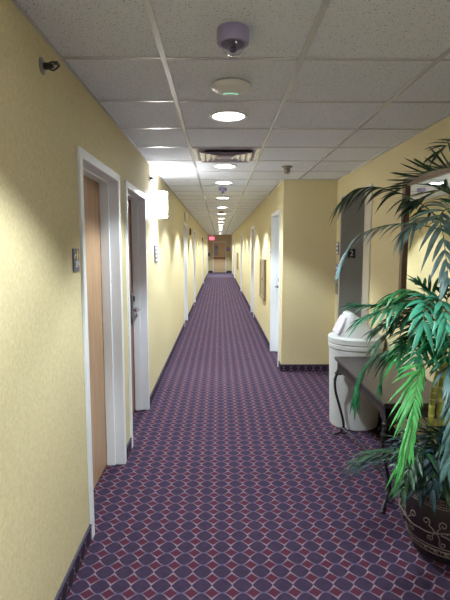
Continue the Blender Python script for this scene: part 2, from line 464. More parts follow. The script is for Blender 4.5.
ys = [1.255, 3.085, 4.915, 6.135] + [7.965 + 1.83 * i for i in range(12)]
ordn = ['first', 'second', 'third', 'fourth', 'fifth', 'sixth', 'seventh', 'eighth', 'ninth', 'tenth', 'eleventh', 'twelfth', 'thirteenth', 'fourteenth', 'fifteenth']
d0 = downlight(ys[0]); d0['label'] = 'round recessed downlight overhead, nearer than the first one in view'
far_beam = [c for c in d0.children if c.type == 'LIGHT'][0].data.copy(); far_beam.energy = SPOT_W * 1.4
for i, y in enumerate(ys[1:]):
    d = copy_tree(d0); d.location.y = y
    if y > 7:
        for ch in d.children:
            if ch.type == 'LIGHT': ch.data = far_beam
    d['label'] = {0: 'bright round recessed downlight just beyond the ceiling access point', 1: 'round recessed downlight just beyond the metal air vent, level with the wall sconce'}.get(i, '%s round recessed downlight down the corridor, counting from the nearest in view' % ordn[i])
for y in (-.575, -2.405):
    d = copy_tree(d0); d.location.y = y; d['label'] = 'recessed downlight behind the viewer, %s' % ('nearer one' if y > -1 else 'further one')

# ------------------------------------------------------------------ ceiling things
def dome_camera(x, y, label, s=1.0):
    t = thing('dome_camera', label, 'security camera', (x, y, ZC), 'dome cameras along the corridor ceiling')
    B().lathe([(.0415*s, -.022*s), (.0425*s, -.022*s), (.0425*s, -.051*s), (.0415*s, -.051*s)], (x, y, ZC), seg=32).build('inner_bezel', EYE, t, smooth=True)
    B().lathe([(.056*s, 0), (.058*s, -.004), (.058*s, -.046*s), (.054*s, -.052*s), (.043*s, -.052*s), (.043*s, -.020*s)], (x, y, ZC), seg=40).build('housing', CAMW, t, smooth=True)
    B().lathe([(.041*s, -.050*s)] + [(.041*s * math.cos(a), -.050*s - .042*s * math.sin(a)) for a in (.25, .5, .75, 1.0, 1.25, 1.45)] + [(.0004, -.0922*s)], (x, y, ZC), seg=32).build('clear_dome', CLEAR, t, smooth=True).modifiers.new('shell', 'SOLIDIFY').thickness = .0015
    b = B(); b.lathe([(.030*s, -.030*s), (.030*s, -.052*s), (.0005, -.056*s)], (x, y, ZC), seg=24)
    b.tube([(x, y + .004, ZC - .045*s), (x, y - .006, ZC - .073*s)], .013*s, 14); b.build('camera_eye', EYE, t, smooth=True)
dome_camera(.054, 1.90, 'lilac domed security camera on the ceiling, nearest of the dome cameras', 1.08)
dome_camera(.05, 6.66, 'grey domed security camera on the ceiling between the third and fourth downlights')
dome_camera(.05, 23.5, 'tiny far dome camera on the ceiling near the corridor end')
t = thing('smoke_detector', 'small dark smoke detector on the ceiling beyond the middle dome camera', 'smoke detector', (.05, 10.9, ZC))
B().lathe([(.06, 0), (.062, -.008), (.055, -.02), (.045, -.042), (.0005, -.046)], (.05, 10.9, ZC), seg=32).build('cap', TAN, t, smooth=True)
B().lathe([(.0635, -.001), (.0635, -.007)], (.05, 10.9, ZC), seg=32).build('base_ring', WHITEP, t)
t = thing('wireless_access_point', 'white disc access point with a green light arc, on the ceiling', 'access point', (.06, 2.50, ZC))
B().lathe([(.085, 0), (.100, -.008), (.104, -.014), (.098, -.024), (.080, -.034), (.05, -.040), (.0005, -.042)], (.06, 2.50, ZC), seg=56).build('shell', WHITEP, t, smooth=True)
arc = [(.06 + .038 * math.sin(a), 2.546 - .032 * math.cos(a), ZC - .0390 - .0015 * math.cos(a)) for a in [(-1.2 + 2.4 * i / 16) for i in range(17)]]
B().tube(arc, .0032, 8).build('status_light', GREEN, t, smooth=True)
# vent tile
vx0, vx1, vy0, vy1 = TX + .014, TX + TS - .014, TY + 3 * TS + .014, TY + 4 * TS - .014
t = thing('air_vent', 'square satin metal air diffuser set into the ceiling grid', 'air vent', ((vx0 + vx1) / 2, (vy0 + vy1) / 2, ZC))
cx, cy = (vx0 + vx1) / 2, (vy0 + vy1) / 2
def sq(r, z): return [(cx - r, cy - r, z), (cx + r, cy - r, z), (cx + r, cy + r, z), (cx - r, cy + r, z)]
B().loft([sq(.291, ZC - .001), sq(.291, ZC - .008), sq(.255, ZC - .012), sq(.235, ZC - .006), sq(.235, ZC - .001)], cap=False).build('rim', VENT, t)
for k, (r1, r2) in enumerate(((.225, .165), (.175, .115), (.125, .065))):
    B().loft([sq(r2, ZC - .003), sq(r1, ZC - .030), sq(r1 - .006, ZC - .034), sq(r2 - .006, ZC - .006)], cap=False).build('louvre', VENT, t)
B().loft([sq(.07, ZC - .026), sq(.075, ZC - .030), sq(.03, ZC - .036)]).build('centre_plate', VENT, t)
B().box(cx - .234, cx + .234, cy - .234, cy + .234, ZC - .0025, ZC - .001).build('duct_shade', DARK, t)  # flat dark sheet standing in for the shade inside the vent
# pendant sprinkler
px_, py_ = .70, 4.93
t = thing('ceiling_sprinkler', 'brassy pendant fire sprinkler on the ceiling before the corridor corner', 'sprinkler', (px_, py_, ZC))
B().lathe([(.055, 0), (.057, -.006), (.045, -.016), (.030, -.020), (.030, -.001)], (px_, py_, ZC), seg=28).build('escutcheon', BRASS, t, smooth=True)
b = B(); b.lathe([(.030, -.018), (.031, -.030), (.031, -.056), (.020, -.060), (.014, -.064), (.014, -.068)], (px_, py_, ZC), seg=20)
b.lathe([(.029, -.068), (.030, -.072), (.0005, -.073)], (px_, py_, ZC), seg=20)
b.build('sprinkler_head', BRASS, t, smooth=True)

# side-wall sprinklers
def wall_sprinkler(y, z, label):
    t = thing('wall_sprinkler', label, 'sprinkler', (XL, y, z), 'sidewall sprinklers on the left wall')
    B().lathe([(.033, 0), (.033, .003), (.026, .007), (.014, .009), (.014, .004)], (XL, y, z), 'x', 28).build('escutcheon', CHROME, t, smooth=True)
    b = B(); b.lathe([(.013, .008), (.013, .030), (.009, .032), (.009, .045)], (XL, y, z), 'x', 16)
    for s in (-1, 1): b.tube([(XL + .030, y, z + s * .012), (XL + .045, y, z + s * .017), (XL + .062, y, z + s * .006), (XL + .066, y, z)], .0035, 6)
    b.box(XL + .062, XL + .066, y - .018, y + .018, z + .004, z + .010)
    b.box(XL + .045, XL + .066, y - .016, y + .016, z + .010, z + .013)
    b.build('sprinkler_head', BLACK, t, smooth=True)
wall_sprinkler(1.95, 2.285, 'dark sidewall sprinkler high on the bare near stretch of left wall')
wall_sprinkler(4.80, 2.265, 'dark sidewall sprinkler just above and before the lit sconce')

# ------------------------------------------------------------------ sconce
sy, sz0, sz1 = 5.16, 1.90, 2.17
t = thing('wall_sconce', 'brightly lit frosted sconce on the left wall beyond the second door', 'wall lamp', (XL, sy, sz0))
B().box(XL, XL + .012, sy - .075, sy + .075, sz0 + .02, sz1 - .02).build('back_plate', CHROME, t, bevel=.004)
b = B(); n = 20
out = [(XL + .012 + .128 * math.sin(PI * k / n), sy - .11 * math.cos(PI * k / n)) for k in range(n + 1)]
inn = [(XL + .012 + .122 * math.sin(PI * k / n), sy - .104 * math.cos(PI * k / n)) for k in range(n + 1)]
poly = out + inn[::-1]
b.prism(poly, lambda x, y: (x, y, sz0), lambda x, y: (x, y, sz1)); b.build('glass_shade', SCONCE, t, smooth=True)
for z in (sz0 + .03, sz1 - .03):
    band = [(XL + .012 + .133 * math.sin(PI * k / n), sy - .115 * math.cos(PI * k / n)) for k in range(n + 1)]
    b = B(); b.prism(band + out[::-1], lambda x, y: (x, y, z - .006), lambda x, y: (x, y, z + .006)); b.build('band', CHROME, t, smooth=True)
b = B(); b.tube([(XL + .060, sy, sz0 + .05), (XL + .060, sy, sz1 - .05)], .018, 14); b.build('bulb', BULB, t, smooth=True)

fill_sconce = copy_tree(t); fill_sconce.location = (XA, -.65, sz0); fill_sconce.rotation_euler.z = PI  # unseen extra lamp, added to brighten the ceiling and palm
fill_sconce['label'] = 'added unseen sconce behind the viewer, brightening the ceiling and palm'
# ------------------------------------------------------------------ signs on the walls
def on_left(bm_, y, z, x=XL):            # lay an xy bmesh against the left wall, readable from the corridor
    m = Matrix(((0, 0, 1, x), (1, 0, 0, y), (0, 1, 0, z), (0, 0, 0, 1)))
    bm_.bm.transform(m); return bm_
def on_right(bm_, y, z, x=XA):
    m = Matrix(((0, 0, -1, x), (-1, 0, 0, y), (0, 1, 0, z), (0, 0, 0, 1)))
    bm_.bm.transform(m); return bm_
def facing(bm_, x, y, z):
    m = Matrix(((1, 0, 0, x), (0, 0, -1, y), (0, 1, 0, z), (0, 0, 0, 1)))
    bm_.bm.transform(m); return bm_
# room number
y0, z0 = 2.292, 1.512
t = thing('room_sign', 'slate room number sign with yellow flame, beside the nearest left door', 'sign', (XL, y0, z0 - .055))
B().box(XL, XL + .007, y0 - .046, y0 + .046, z0 - .056, z0 + .056).build('plate', SIGNB, t, bevel=.004)
fl = B(); fl.prism([(.004, .000), (.020, .004), (.030, .022), (.026, .040), (.014, .052), (.010, .036), (.004, .022)], lambda u, v: (XL + .0070, y0 + u * .8, z0 + v), lambda u, v: (XL + .0085, y0 + u * .8, z0 + v)); fl.build('flame_mark', YEL, t)
sw = B()
sw.prism([(-.046, .012), (-.030, .024), (-.010, .030), (-.012, .023), (-.030, .016), (-.040, .006)], lambda u, v: (XL + .0070, y0 + u * .8, z0 + v), lambda u, v: (XL + .0085, y0 + u * .8, z0 + v))
sw.prism([(.004, .004), (.014, .002), (.034, -.014), (.050, -.024), (.040, -.026), (.022, -.012)], lambda u, v: (XL + .0070, y0 + u * .8, z0 + v), lambda u, v: (XL + .0085, y0 + u * .8, z0 + v)); sw.build('swoosh_mark', PAPER, t)
on_left(text_bm('20', .040), y0 - .002, z0 - .022, XL + .0075).build('numerals', PAPER, t)
# four-insert sign below sconce
y0, z0 = 5.20, 1.505
t = thing('directory_sign', 'tall slate sign with four white inserts below the sconce', 'sign', (XL, y0, z0 - .1))
B().box(XL, XL + .010, y0 - .13, y0 + .13, z0 - .095, z0 + .095).build('plate', SIGNB, t, bevel=.004)
for k in range(4): B().box(XL + .010, XL + .012, y0 - .075, y0 + .105, z0 - .078 + k * .043, z0 - .053 + k * .043).build('insert', PAPER, t)
# sign by the right door
y0, z0 = 7.20, 1.50
t = thing('room_sign', 'small pale room sign beyond the white door on the right', 'sign', (XR, y0, z0 - .05))
B().box(XR, XR - .006, y0 - .05, y0 + .05, z0 - .05, z0 + .05).build('plate', WHITEP, t, bevel=.003)
B().box(XR - .006, XR - .0075, y0 - .035, y0 + .035, z0 - .01, z0 + .03).build('lettering_panel', SIGNB, t)

# fire alarms high on the left wall
def alarm(y, z, label, mat, s=1):
    t = thing('fire_alarm', label, 'fire alarm', (XL, y, z - .08), 'alarms high on the left wall')
    B().box(XL - .004, XL + .035, y - .06 * s, y + .06 * s, z - .08 * s, z + .08 * s).build('housing', mat, t, bevel=.006)
    B().box(XL + .035, XL + .055, y - .03 * s, y + .03 * s, z - .02 * s, z + .06 * s).build('strobe', WHITEP if mat is REDB else CHROME, t, bevel=.008)
alarm(11.2, 1.95, 'small brown-red fire alarm high on the left wall between far doors', REDB)
alarm(19.4, 1.92, 'farther small dark fire alarm high on the left wall', REDB)
t = thing('alarm_bell', 'round beige bell high on the left wall above the third left door', 'bell', (XL, 9.7, 2.13))
B().lathe([(.085, -.004), (.085, .02), (.075, .04), (.05, .055), (.0005, .06)], (XL, 9.7, 2.21), 'x', 32).build('gong', WHITEP, t, smooth=True)
B().lathe([(.095, .0), (.095, .008), (.086, .010), (.086, .002)], (XL, 9.7, 2.21), 'x', 32).build('bell_ring', TAN, t, smooth=True)

# framed cabinets on the right wall
def wall_cabinet(y, label):
    t = thing('wall_cabinet', label, 'wall cabinet', (XR, y, .68), 'framed cabinets on the right corridor wall')
    B().box(XR, XR - .028, y - .36, y + .36, .70, 1.35).build('body', TAN, t)
    b = B(); d = .042
    for (a0, a1, c0, c1) in ((y - .40, y - .34, .67, 1.38), (y + .34, y + .40, .67, 1.38), (y - .34, y + .34, 1.32, 1.38), (y - .34, y + .34, .67, .73)): b.box(XR, XR - d, a0, a1, c0, c1)
    b.build('frame', TAN, t, bevel=.006)
    bd = B()
    for k in range(22): bd.lathe([(.0005, -.008), (.007, -.004), (.008, 0), (.007, .004), (.0005, .008)], (XR - d, y + .375, .70 + k * .031), 'z', 8)
    bd.build('beading', BROWN, t, smooth=True)
    B().box(XR - .028, XR - .040, y - .02, y + .02, 1.0, 1.05).build('latch', BROWN, t, bevel=.004)
wall_cabinet(8.25, 'shallow framed cabinet low on the right wall, the nearer of two')
wall_cabinet(19.8, 'shallow framed cabinet low on the right wall, the farther of two')

# exit sign etc at the corridor end
t = thing('exit_sign', 'glowing pink-red exit sign hanging near the corridor end door', 'exit sign', (-.46, 29.2, 2.05))
B().box(-.63, -.29, 29.18, 29.22, 2.05, 2.27).build('sign_box', EXITR, t, bevel=.006)
B().box(-.50, -.42, 29.17, 29.23, 2.27, ZC).build('canopy', WHITEP, t, bevel=.004)
facing(text_bm('EXIT', .13), -.46, 29.1785, 2.16).build('letters', EXITW, t)
t = thing('stair_sign', 'small purple sign on the end wall right of the tan door', 'sign', (.58, YE, 1.42))
B().box(.47, .67, YE - .012, YE, 1.40, 1.60).build('plate', SIGNP, t, bevel=.004)
B().box(.54, .60, YE - .014, YE - .012, 1.47, 1.55).build('symbol', PAPER, t)
t = thing('wall_phone', 'small black box on the left wall near the end door', 'wall box', (XL, 29.2, 1.05))
B().box(XL, XL + .10, 29.1, 29.3, 1.05, 1.28).build('body', BLACK, t, bevel=.01)
B().box(XL + .10, XL + .125, 29.13, 29.17, 1.06, 1.27).build('handset', BLACK, t, bevel=.008)

# ------------------------------------------------------------------ lift
t = sroot('door_13', (XA, (EL0 + EL1) / 2, 0))
f = B()
f.box(XA - .012, XA + .275, EL1 - .012, EL1 + .01, 0, ELH)
f.box(XA, XA + .275, EL0, EL1, ELH - .012, ELH + .01)
f.build('jamb', STEEL, t, bevel=.003)
f = B(); f.box(XA - .014, XA + .275, EL0 - .01, EL0 + .012, 0, ELH); f.box(XA - .014, XA, EL0 - .18, EL0 - .02, 0, ELH + .012); f.box(XA - .014, XA, EL0 - .02, EL1 + .035, ELH - .01, ELH + .012); f.box(XA - .016, XA - .011, EL1, EL1 + .04, 0, ELH + .012)
f.build('architrave', STEELB, t, bevel=.003)
B().box(XA + .27, XA + .30, EL0 - .02, EL0 + .445, .005, ELH).build('lift_door', STEEL, t)
B().box(XA + .275, XA + .305, EL0 + .449, EL1, .005, ELH).build('lift_door', STEEL, t)
B().box(XA, XA + .27, EL0, EL1, 0, .006).build('sill', CHROME, t)
jx, jz = 1.578, 1.505
p = B().box(jx - .046, jx + .046, EL1 - .012, EL1 - .016, jz - .056, jz + .056).build('floor_plate', BLACK, t, bevel=.002)
facing(text_bm('2', .085), jx, EL1 - .0165, jz).build('floor_number', PAPER, p)
b = B()
for (u, v) in ((-.022, -.044), (-.010, -.044), (.004, -.044)): b.lathe([(.004, 0), (.003, -.002)], (jx + u, EL1 - .016, jz + v), 'y', 8)
b.build('braille', PAPER, p)
# notices between corner and lift
def lobby_sign(z, hgt, label, plate, inner, rows, cat='sign'):
    y0 = 5.755
    t = thing('lobby_notice' if cat == 'sign' else 'call_panel', label, cat, (XA, y0, z - hgt / 2), None)
    B().box(XA + .004, XA - .008, y0 - .058, y0 + .052, z - hgt / 2, z + hgt / 2).build('plate', plate, t, bevel=.003)
    for k in range(rows):
        zz = z - hgt / 2 + hgt * (k + .5) / rows
        B().box(XA - .008, XA - .010, y0 - .036 + .008 * (k % 2), y0 + .034, zz - hgt / rows * .3, zz + hgt / rows * .3).build('insert', inner, t)
lobby_sign(1.565, .150, 'upper small dark notice with pale inserts by the lift', SIGNB, PAPER, 3)
lobby_sign(1.262, .200, 'lower purple and white notice by the lift', SIGNP, PAPER, 3)
t0 = lobby_sign(1.075, .150, 'dull metal lift call panel below the purple notice', CHROME, BRASS, 2, 'call panel')

# ------------------------------------------------------------------ mirror
t = thing('wall_mirror', 'large brown-framed mirror on the lobby wall behind the palm', 'mirror', (XA, 3.1, 1.2))
my0, my1, mz0, mz1 = 2.36, 3.69, 1.15, 2.10
f = B()
for (a, c, d, e) in ((my0, my0 + .06, mz0, mz1), (my1 - .06, my1, mz0, mz1), (my0 + .06, my1 - .06, mz0, mz0 + .06), (my0 + .06, my1 - .06, mz1 - .06, mz1)): f.box(XA, XA - .035, a, c, d, e)
f.build('frame', BROWN, t, bevel=.008)
B().box(XA - .002, XA - .012, my0 + .058, my1 - .058, mz0 + .058, mz1 - .058).build('glass', MIRROR, t)

# ------------------------------------------------------------------ console table
tx0, tx1, ty0, ty1, tz = .96, 1.44, 2.63, 3.82, .67
t = thing('console_table', 'dark console table with curly iron legs against the lobby wall', 'table', ((tx0 + tx1) / 2, (ty0 + ty1) / 2, 0))
b = B(); b.box(tx0, tx1, ty0, ty1, tz - .024, tz); b.box(tx0 + .010, tx1 - .010, ty0 + .010, ty1 - .010, tz - .036, tz - .024)
b.build('tabletop', TABLE, t, bevel=.005)
b = B(); i = .022
def apron_poly(L): return [(0, 0), (L, 0), (L, -.115), (L - .05, -.105), (L - .12, -.066), (L * .5, -.058), (.12, -.066), (.05, -.105), (0, -.115)]
zt = tz - .036
for x in (tx0 + i, tx1 - i - .02): b.prism(apron_poly(ty1 - ty0 - 2 * i), lambda u, v: (x, ty0 + i + u, zt + v), lambda u, v: (x + .02, ty0 + i + u, zt + v))
for y in (ty0 + i, ty1 - i - .02): b.prism(apron_poly(tx1 - tx0 - 2 * i), lambda u, v: (tx0 + i + u, y, zt + v), lambda u, v: (tx0 + i + u, y + .02, zt + v))
b.build('apron', APRON, t)
for sx in (0, 1):
    for sy_ in (0, 1):
        lx = tx0 + .036 if sx == 0 else tx1 - .036; ly = ty0 + .036 if sy_ == 0 else ty1 - .036
        ox = -1 if sx == 0 else 1; oy = -1 if sy_ == 0 else 1
        prof = [(0, .58), (.016, .53), (.030, .47), (.024, .38), (-.004, .27), (-.034, .15), (-.040, .08), (-.016, .03), (.026, .011)]
        pts = [(lx + ox * d if sx == 0 else lx + ox * min(d, .012), ly + oy * d * (1.7 if oy < 0 and z < .05 else .6), z) for d, z in prof]
        b = B(); sp = spline(pts, 30)
        b.tube(sp, [.0105 if k > 3 else .014 for k in range(31)], 10)
        # scroll curling in above the foot, and collar at the top
        b.tube([(pts[6][0] - ox * (.002 + .024 * math.sin(a)), pts[6][1], .05 + .026 * math.cos(a + .2)) for a in [(-.2 + 4.2 * q / 14) for q in range(15)]], .006, 8)
        b.lathe([(.010, -.012), (.019, -.006), (.019, .006), (.010, .012)], (pts[1][0], pts[1][1], .535), 'z', 12)
        b.lathe([(.010, -.008), (.015, 0), (.010, .008)], (pts[2][0], pts[2][1], .48), 'z', 12)
        b.lathe([(.010, 0), (.016, .004), (.014, .012), (.006, .018)], (pts[-1][0], pts[-1][1], 0), 'z', 12)
        b.build('leg', IRON, t, smooth=True)
b = B(); xs_ = tx0 + .055
b.tube(spline([(tx0 + .06, ty1 - .05, .075), (tx0 + .13, ty1 - .3, .06), (tx0 + .15, (ty0 + ty1) / 2, .055), (tx0 + .13, ty0 + .3, .06), (tx0 + .06, ty0 + .05, .075)], 24), .006, 8)
b.build('stretcher', IRON, t, smooth=True)

# ------------------------------------------------------------------ bin
bx_, by_ = 1.214, 4.08
t = thing('trash_can', 'white round trash can with hooded swing lid beside the console table', 'trash can', (bx_, by_, 0))
B().lathe([(.205, 0), (.212, .006), (.232, .70), (.226, .705), (.220, .66), (.20, .02)], (bx_, by_, 0), seg=56).build('body', IVORY, t, smooth=True)
B().lathe([(.233, .700), (.240, .706), (.240, .735), (.236, .740), (.238, .748), (.243, .752), (.243, .792), (.236, .800), (.215, .804), (.200, .806)], (bx_, by_, 0), seg=56).build('lid_rim', IVORY, t, smooth=True)
def ring_(rx, ry, cx_, z, e=2.0, n=40):
    out_ = []
    for k in range(n):
        a = 2 * PI * k / n; c_, s2 = math.cos(a), math.sin(a)
        out_.append((bx_ + cx_ + rx * math.copysign(abs(c_) ** (2 / e), c_), by_ + ry * math.copysign(abs(s2) ** (2 / e), s2), z))
    return out_
hood = []
for z, xl, xr, ry, e_ in ((.800, -.190, .205, .200, 2.0), (.815, -.186, .200, .196, 2.0), (.86, -.166, .150, .180, 2.2), (.91, -.143, .088, .160, 2.4), (.96, -.120, .020, .140, 2.6), (.995, -.106, -.030, .122, 2.8), (1.010, -.096, -.052, .112, 3)):
    hood.append(ring_((xr - xl) / 2, ry, (xl + xr) / 2, z, e_))
B().loft(hood).build('lid_hood', IVORY, t, smooth=True)
fp = [(-.212, .815), (-.118, 1.0)]
b = B(); zz = [(.825, -.192, .10), (.88, -.166, .10), (.93, -.143, .095), (.975, -.123, .08)]
b.loft([[(bx_ + dx, by_ - hw, z), (bx_ + dx, by_ + hw, z), (bx_ + dx + .02, by_ + hw, z), (bx_ + dx + .02, by_ - hw, z)] for z, dx, hw in zz])
b.build('swing_flap', LILAC, t, bevel=.004)

# ------------------------------------------------------------------ potted palm
pc = Vector((1.205, 2.31, 0))
palm = thing('potted_palm', 'tall green potted palm in a scroll-patterned dark pot by the table', 'potted plant', pc)
PROF = [(.185, 0), (.192, .012), (.20, .03), (.225, .075), (.255, .14), (.268, .20), (.266, .25), (.252, .30), (.246, .325), (.252, .335), (.262, .345), (.262, .362), (.25, .366), (.235, .355), (.232, .30)]
PROF = [(r_ * .915, z_ * 1.10) for r_, z_ in PROF]
B().lathe(PROF, pc, seg=64).build('pot', POT, palm, smooth=True)
pot = [c for c in palm.children if c.name.startswith('pot')][0]
def surf(th, z, off=.002):
    for (r0, z0), (r1, z1) in zip(PROF, PROF[1:]):
        if z0 <= z <= z1: r = r0 + (r1 - r0) * (z - z0) / (z1 - z0 + 1e-9); break
    else: r = .25
    return pc + Vector(((r + off) * math.cos(th), (r + off) * math.sin(th), z))
b = B()
def flourish(th0, flip):
    # a stem wave with spiral curls, drawn on the bulge
    R = .243
    def cv(pts, r=.0032): b.tube([surf(th0 + flip * u / R, .190 + v) for u, v in pts], r, 6)
    def spiral(u0, v0, r0, a0, turns, d):
        pts = []
        for k in range(19):
            q = k / 18; a = a0 + d * turns * 2 * PI * q; rr = r0 * (1 - .72 * q)
            pts.append((u0 + rr * math.cos(a), v0 + rr * math.sin(a)))
        return pts
    cv([(u, .004 + .014 * math.sin(u * 24)) for u in [(-.10 + .2 * k / 24) for k in range(25)]])
    for (u0, v0, r0, a0, tr, d, root) in ((-.060, .048, .020, -.9, 1.15, 1, (-.015, .0)), (.020, .050, .021, -2.2, 1.15, -1, (-.012, .0)), (-.045, -.035, .018, .8, 1.1, -1, (-.012, -.002)),
                                          (.018, -.058, .020, 2.2, 1.15, 1, (-.006, -.004)), (.075, -.045, .018, 2.0, 1.1, 1, (.01, -.002)), (.078, .040, .016, -2.0, 1.1, -1, (.035, .008))):
        sp = spiral(u0, v0, r0, a0, tr, d)
        mid = ((root[0] + sp[0][0]) / 2, (root[1] + sp[0][1]) / 2 + .006)
        cv([root, mid] + sp)
for k in range(8): flourish(k * 2 * PI / 8 + .15, 1 if k % 2 else -1)
b.build('scroll_relief', SCROLL, pot, smooth=True)
b = B()
for z0, n, hh in ((.333, 30, .019), (.061, 26, .019)):
    for k in range(n):
        w_ = 2 * PI / n; th = k * w_
        key = [(0, 0), (0, 1), (.78, 1), (.78, .3), (.35, .3), (.35, .65), (.55, .65)]
        b.tube([surf(th + u * w_, z0 + v * hh) for u, v in key], .0020, 5)
for z in (.326, .357, .053, .086, .103, .316): b.tube([surf(2 * PI * k / 64, z, .001) for k in range(65)], .0022, 5)
b.build('key_band', SCROLL, pot, smooth=True)
b = B(); b.lathe([(.213, .33), (.20, .35), (.12, .36), (.0005, .365)], pc, seg=40); b.build('soil', SOIL, palm, smooth=True)

def cane(pts, r):
    sp = spline(pts, 48); c = B(); rad = []
    for k in range(49): rad.append(r * (1 - .25 * k / 48) * (1.10 if k % 4 == 2 else 1))
    c.tube(sp, rad, 12); o = c.build('cane', CANE, palm, smooth=True)
    o.data.materials.append(CANER)
    for p in o.data.polygons:
        if (p.index // 12) % 4 == 1 and p.index < 48 * 12: p.material_index = 1
TU = P(456, 236, 2.36); TM = P(444, 322, 2.30); TL = P(438, 372, 2.24)
cane([pc + Vector((.0, .02, .30)), P(449, 400, 2.34), P(455, 320, 2.36), TU], .022)
cane([pc + Vector((-.04, -.05, .30)), P(441, 420, 2.26), P(443, 370, 2.28), TM], .020)
cane([pc + Vector((-.10, -.02, .30)), P(431, 430, 2.26), P(433, 395, 2.25), TL], .015)

def frond(pts, mat, n=20, L=.15, W=.017, up=(0, 0, 1), a0=65, a1=22, droop=.35, v=.25, jit=.12, start=.12, sides=(1, -1), tipL=.55, baseL=.7, stem=.0042, sl=(1, 1)):
    n = max(7, int(n * .70)); W *= 1.0; L *= 1.06
    sp = spline(pts, 40); up = Vector(up).normalized()
    for p_ in sp: p_.x = min(p_.x, XA - .06)
    b = B(); rnd = random.Random(int(1e4 * sum(sp[0])) % 99991 + n)
    for k in range(n):
        q = start + (1 - start) * (k + .5) / n
        for s in sides:
            qq = min(.999, max(0, q + rnd.uniform(-.4, .4) / n)); f_ = qq * 40; i0 = min(int(f_), 39)
            base = sp[i0].lerp(sp[i0 + 1], f_ - i0); T = (sp[min(i0 + 2, 40)] - sp[max(i0 - 1, 0)]).normalized()
            S = T.cross(up)
            if S.length < .05: S = T.cross(Vector((0, 1, 0)))
            S.normalize(); Nn = S.cross(T).normalized()
            if Nn.dot(up) < 0: Nn = -Nn
            a = math.radians(a0 + (a1 - a0) * q + rnd.gauss(0, 5))
            d = (math.cos(a) * T + s * math.sin(a) * S + (v + rnd.gauss(0, .08)) * Nn).normalized()
            env = baseL + (1 - baseL) * min(1, q / .35) if q < .35 else 1 - (1 - tipL) * (q - .35) / .65
            ln = L * (sl[0] if s > 0 else sl[1]) * env * (1 + rnd.gauss(0, jit)); g_ = droop * (1 + rnd.gauss(0, .25))
            wd = d.cross(Nn).normalized()
            rows = []; m_ = 7
            for j in range(m_ + 1):
                u = j / m_; p = base + d * ln * u + Vector((0, 0, -1)) * g_ * ln * u * u
                prof = (.45 + .55 * math.sin(min(1, u / .35) * PI / 2)) * (1 - max(0, (u - .45) / .55) ** 1.9)
                hw = W * .5 * max(prof, .02)
                rows.append((b.bm.verts.new(p - wd * hw + Nn * hw * .45), b.bm.verts.new(p), b.bm.verts.new(p + wd * hw + Nn * hw * .45)))
            for r0, r1 in zip(rows, rows[1:]):
                b.bm.faces.new((r0[0], r0[1], r1[1], r1[0])); b.bm.faces.new((r0[1], r0[2], r1[2], r1[1]))
    for v_ in b.bm.verts: v_.co.x = min(v_.co.x, XA - .05)
    o = b.build('frond', mat, palm, normals=False)
    for p in o.data.polygons: p.use_smooth = True
    md = o.modifiers.new('thick', 'SOLIDIFY'); md.thickness = .0007
    st = B(); st.tube(sp, [stem * (1 - .75 * k / 40) for k in range(41)], 7); st.build('midrib', STEM, o, smooth=True)
    return o
V = Vector
# upper crown
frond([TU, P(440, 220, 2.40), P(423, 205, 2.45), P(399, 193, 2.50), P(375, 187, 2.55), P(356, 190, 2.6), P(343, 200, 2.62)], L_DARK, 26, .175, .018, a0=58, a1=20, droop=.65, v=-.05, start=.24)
frond([TU, P(442, 230, 2.30), P(412, 224, 2.30), P(384, 226, 2.32), P(359, 236, 2.34), P(346, 253, 2.36), P(341, 266, 2.36)], L_SHEEN, 22, .115, .016, a0=42, a1=14, droop=.5, v=.0, start=.26)
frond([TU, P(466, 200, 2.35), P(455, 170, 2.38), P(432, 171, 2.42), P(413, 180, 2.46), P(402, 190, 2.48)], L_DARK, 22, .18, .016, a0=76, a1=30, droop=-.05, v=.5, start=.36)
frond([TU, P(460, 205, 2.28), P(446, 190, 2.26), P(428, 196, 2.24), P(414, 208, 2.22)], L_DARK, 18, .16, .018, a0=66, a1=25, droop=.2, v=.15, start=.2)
frond([TU, P(452, 210, 2.2), P(440, 216, 2.12), P(444, 240, 2.06), P(449, 285, 2.02)], L_SHEEN, 19, .15, .020, up=(-.35, -1, .6), a0=72, a1=25, droop=.45, v=.12, start=.22)
frond([TU, P(447, 222, 2.25), P(428, 218, 2.2), P(410, 228, 2.18), P(402, 240, 2.18)], L_SHEEN, 15, .115, .018, a0=55, a1=22, droop=.4, v=.05, start=.22)
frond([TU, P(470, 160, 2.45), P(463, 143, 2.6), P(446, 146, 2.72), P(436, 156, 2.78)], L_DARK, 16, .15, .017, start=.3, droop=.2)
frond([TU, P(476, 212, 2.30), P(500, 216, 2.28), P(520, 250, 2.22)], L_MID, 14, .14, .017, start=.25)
frond([TU, P(462, 205, 2.2), P(478, 205, 2.0), P(500, 235, 1.85)], L_MID, 14, .14, .017, start=.25)
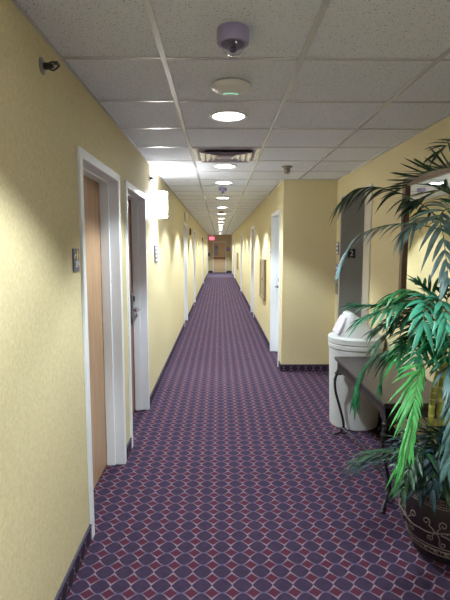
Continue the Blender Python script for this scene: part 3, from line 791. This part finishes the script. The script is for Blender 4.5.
# middle crown
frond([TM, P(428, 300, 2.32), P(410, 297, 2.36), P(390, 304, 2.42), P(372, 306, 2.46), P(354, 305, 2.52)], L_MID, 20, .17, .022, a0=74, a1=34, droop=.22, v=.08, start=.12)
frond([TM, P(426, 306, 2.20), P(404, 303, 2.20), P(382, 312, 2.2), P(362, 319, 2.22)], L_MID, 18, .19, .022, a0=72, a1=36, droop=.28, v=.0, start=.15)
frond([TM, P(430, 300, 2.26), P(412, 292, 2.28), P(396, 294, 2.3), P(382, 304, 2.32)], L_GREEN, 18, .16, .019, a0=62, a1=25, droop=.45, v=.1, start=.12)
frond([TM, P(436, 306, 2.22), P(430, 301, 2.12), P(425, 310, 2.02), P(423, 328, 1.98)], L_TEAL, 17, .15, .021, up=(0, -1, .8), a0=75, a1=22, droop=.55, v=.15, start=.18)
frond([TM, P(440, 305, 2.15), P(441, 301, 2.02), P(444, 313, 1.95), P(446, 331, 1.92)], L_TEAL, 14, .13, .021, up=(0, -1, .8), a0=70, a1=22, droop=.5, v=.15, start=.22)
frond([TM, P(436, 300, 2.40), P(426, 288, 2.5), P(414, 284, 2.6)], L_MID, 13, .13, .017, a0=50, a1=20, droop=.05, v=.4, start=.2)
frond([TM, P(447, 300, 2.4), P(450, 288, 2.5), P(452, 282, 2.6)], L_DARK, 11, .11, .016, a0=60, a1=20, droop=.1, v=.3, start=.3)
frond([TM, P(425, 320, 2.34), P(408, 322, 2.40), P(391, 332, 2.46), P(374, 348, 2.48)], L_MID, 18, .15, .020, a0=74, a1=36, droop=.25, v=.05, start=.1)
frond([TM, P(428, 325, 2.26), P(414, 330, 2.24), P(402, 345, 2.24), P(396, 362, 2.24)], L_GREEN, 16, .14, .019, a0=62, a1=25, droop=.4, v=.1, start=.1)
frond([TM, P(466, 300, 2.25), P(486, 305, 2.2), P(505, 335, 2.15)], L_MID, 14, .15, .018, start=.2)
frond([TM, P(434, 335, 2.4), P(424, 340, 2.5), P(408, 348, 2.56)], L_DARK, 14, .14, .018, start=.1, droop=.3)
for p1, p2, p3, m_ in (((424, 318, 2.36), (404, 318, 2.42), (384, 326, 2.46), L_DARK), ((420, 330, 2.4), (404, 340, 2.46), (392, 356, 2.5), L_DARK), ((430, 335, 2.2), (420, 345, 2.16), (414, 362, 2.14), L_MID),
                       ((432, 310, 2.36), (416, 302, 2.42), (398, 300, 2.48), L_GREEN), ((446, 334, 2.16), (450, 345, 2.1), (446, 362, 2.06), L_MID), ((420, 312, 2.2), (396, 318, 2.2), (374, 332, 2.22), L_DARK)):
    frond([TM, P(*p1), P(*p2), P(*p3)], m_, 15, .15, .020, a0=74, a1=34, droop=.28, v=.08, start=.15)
# lower
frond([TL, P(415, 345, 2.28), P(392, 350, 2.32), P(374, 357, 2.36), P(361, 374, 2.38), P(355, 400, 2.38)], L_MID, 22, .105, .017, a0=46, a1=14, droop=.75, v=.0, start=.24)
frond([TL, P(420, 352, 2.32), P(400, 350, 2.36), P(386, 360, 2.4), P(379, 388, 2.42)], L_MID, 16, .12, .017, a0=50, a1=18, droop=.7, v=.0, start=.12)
frond([TL, P(430, 362, 2.14), P(420, 372, 2.06), P(414, 402, 2.00), P(412, 435, 1.96), P(409, 452, 1.95)], L_LIT, 44, .175, .0105, up=(-.15, -1, .2), a0=40, a1=12, droop=.3, v=.04, start=.30, tipL=.75, sl=(1, .38))
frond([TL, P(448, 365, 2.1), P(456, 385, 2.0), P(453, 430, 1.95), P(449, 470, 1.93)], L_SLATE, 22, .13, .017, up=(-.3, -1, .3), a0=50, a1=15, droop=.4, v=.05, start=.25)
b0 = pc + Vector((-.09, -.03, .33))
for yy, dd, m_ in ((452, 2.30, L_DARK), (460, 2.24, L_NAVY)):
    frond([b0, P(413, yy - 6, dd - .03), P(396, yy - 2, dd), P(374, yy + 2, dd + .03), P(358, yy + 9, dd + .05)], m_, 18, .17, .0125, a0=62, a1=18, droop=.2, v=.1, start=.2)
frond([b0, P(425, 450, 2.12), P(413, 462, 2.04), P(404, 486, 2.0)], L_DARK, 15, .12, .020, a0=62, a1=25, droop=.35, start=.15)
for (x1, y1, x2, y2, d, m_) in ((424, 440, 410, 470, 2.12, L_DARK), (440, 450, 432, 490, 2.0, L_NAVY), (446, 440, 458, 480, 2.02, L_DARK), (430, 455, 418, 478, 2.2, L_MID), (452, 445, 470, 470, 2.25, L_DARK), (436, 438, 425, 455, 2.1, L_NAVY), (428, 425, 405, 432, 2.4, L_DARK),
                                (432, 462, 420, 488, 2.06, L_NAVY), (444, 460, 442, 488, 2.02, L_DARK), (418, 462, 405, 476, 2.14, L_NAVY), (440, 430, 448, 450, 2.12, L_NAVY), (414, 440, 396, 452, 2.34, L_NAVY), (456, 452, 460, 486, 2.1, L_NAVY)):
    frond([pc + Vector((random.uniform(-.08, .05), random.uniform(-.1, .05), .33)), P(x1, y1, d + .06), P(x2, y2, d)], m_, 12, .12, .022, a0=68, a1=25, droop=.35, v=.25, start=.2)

# ------------------------------------------------------------------ world
w = bpy.data.worlds.new('world'); sc.world = w; w.use_nodes = True
bg = w.node_tree.nodes.get('Background'); bg.inputs[0].default_value = (.05, .05, .055, 1); bg.inputs[1].default_value = .2
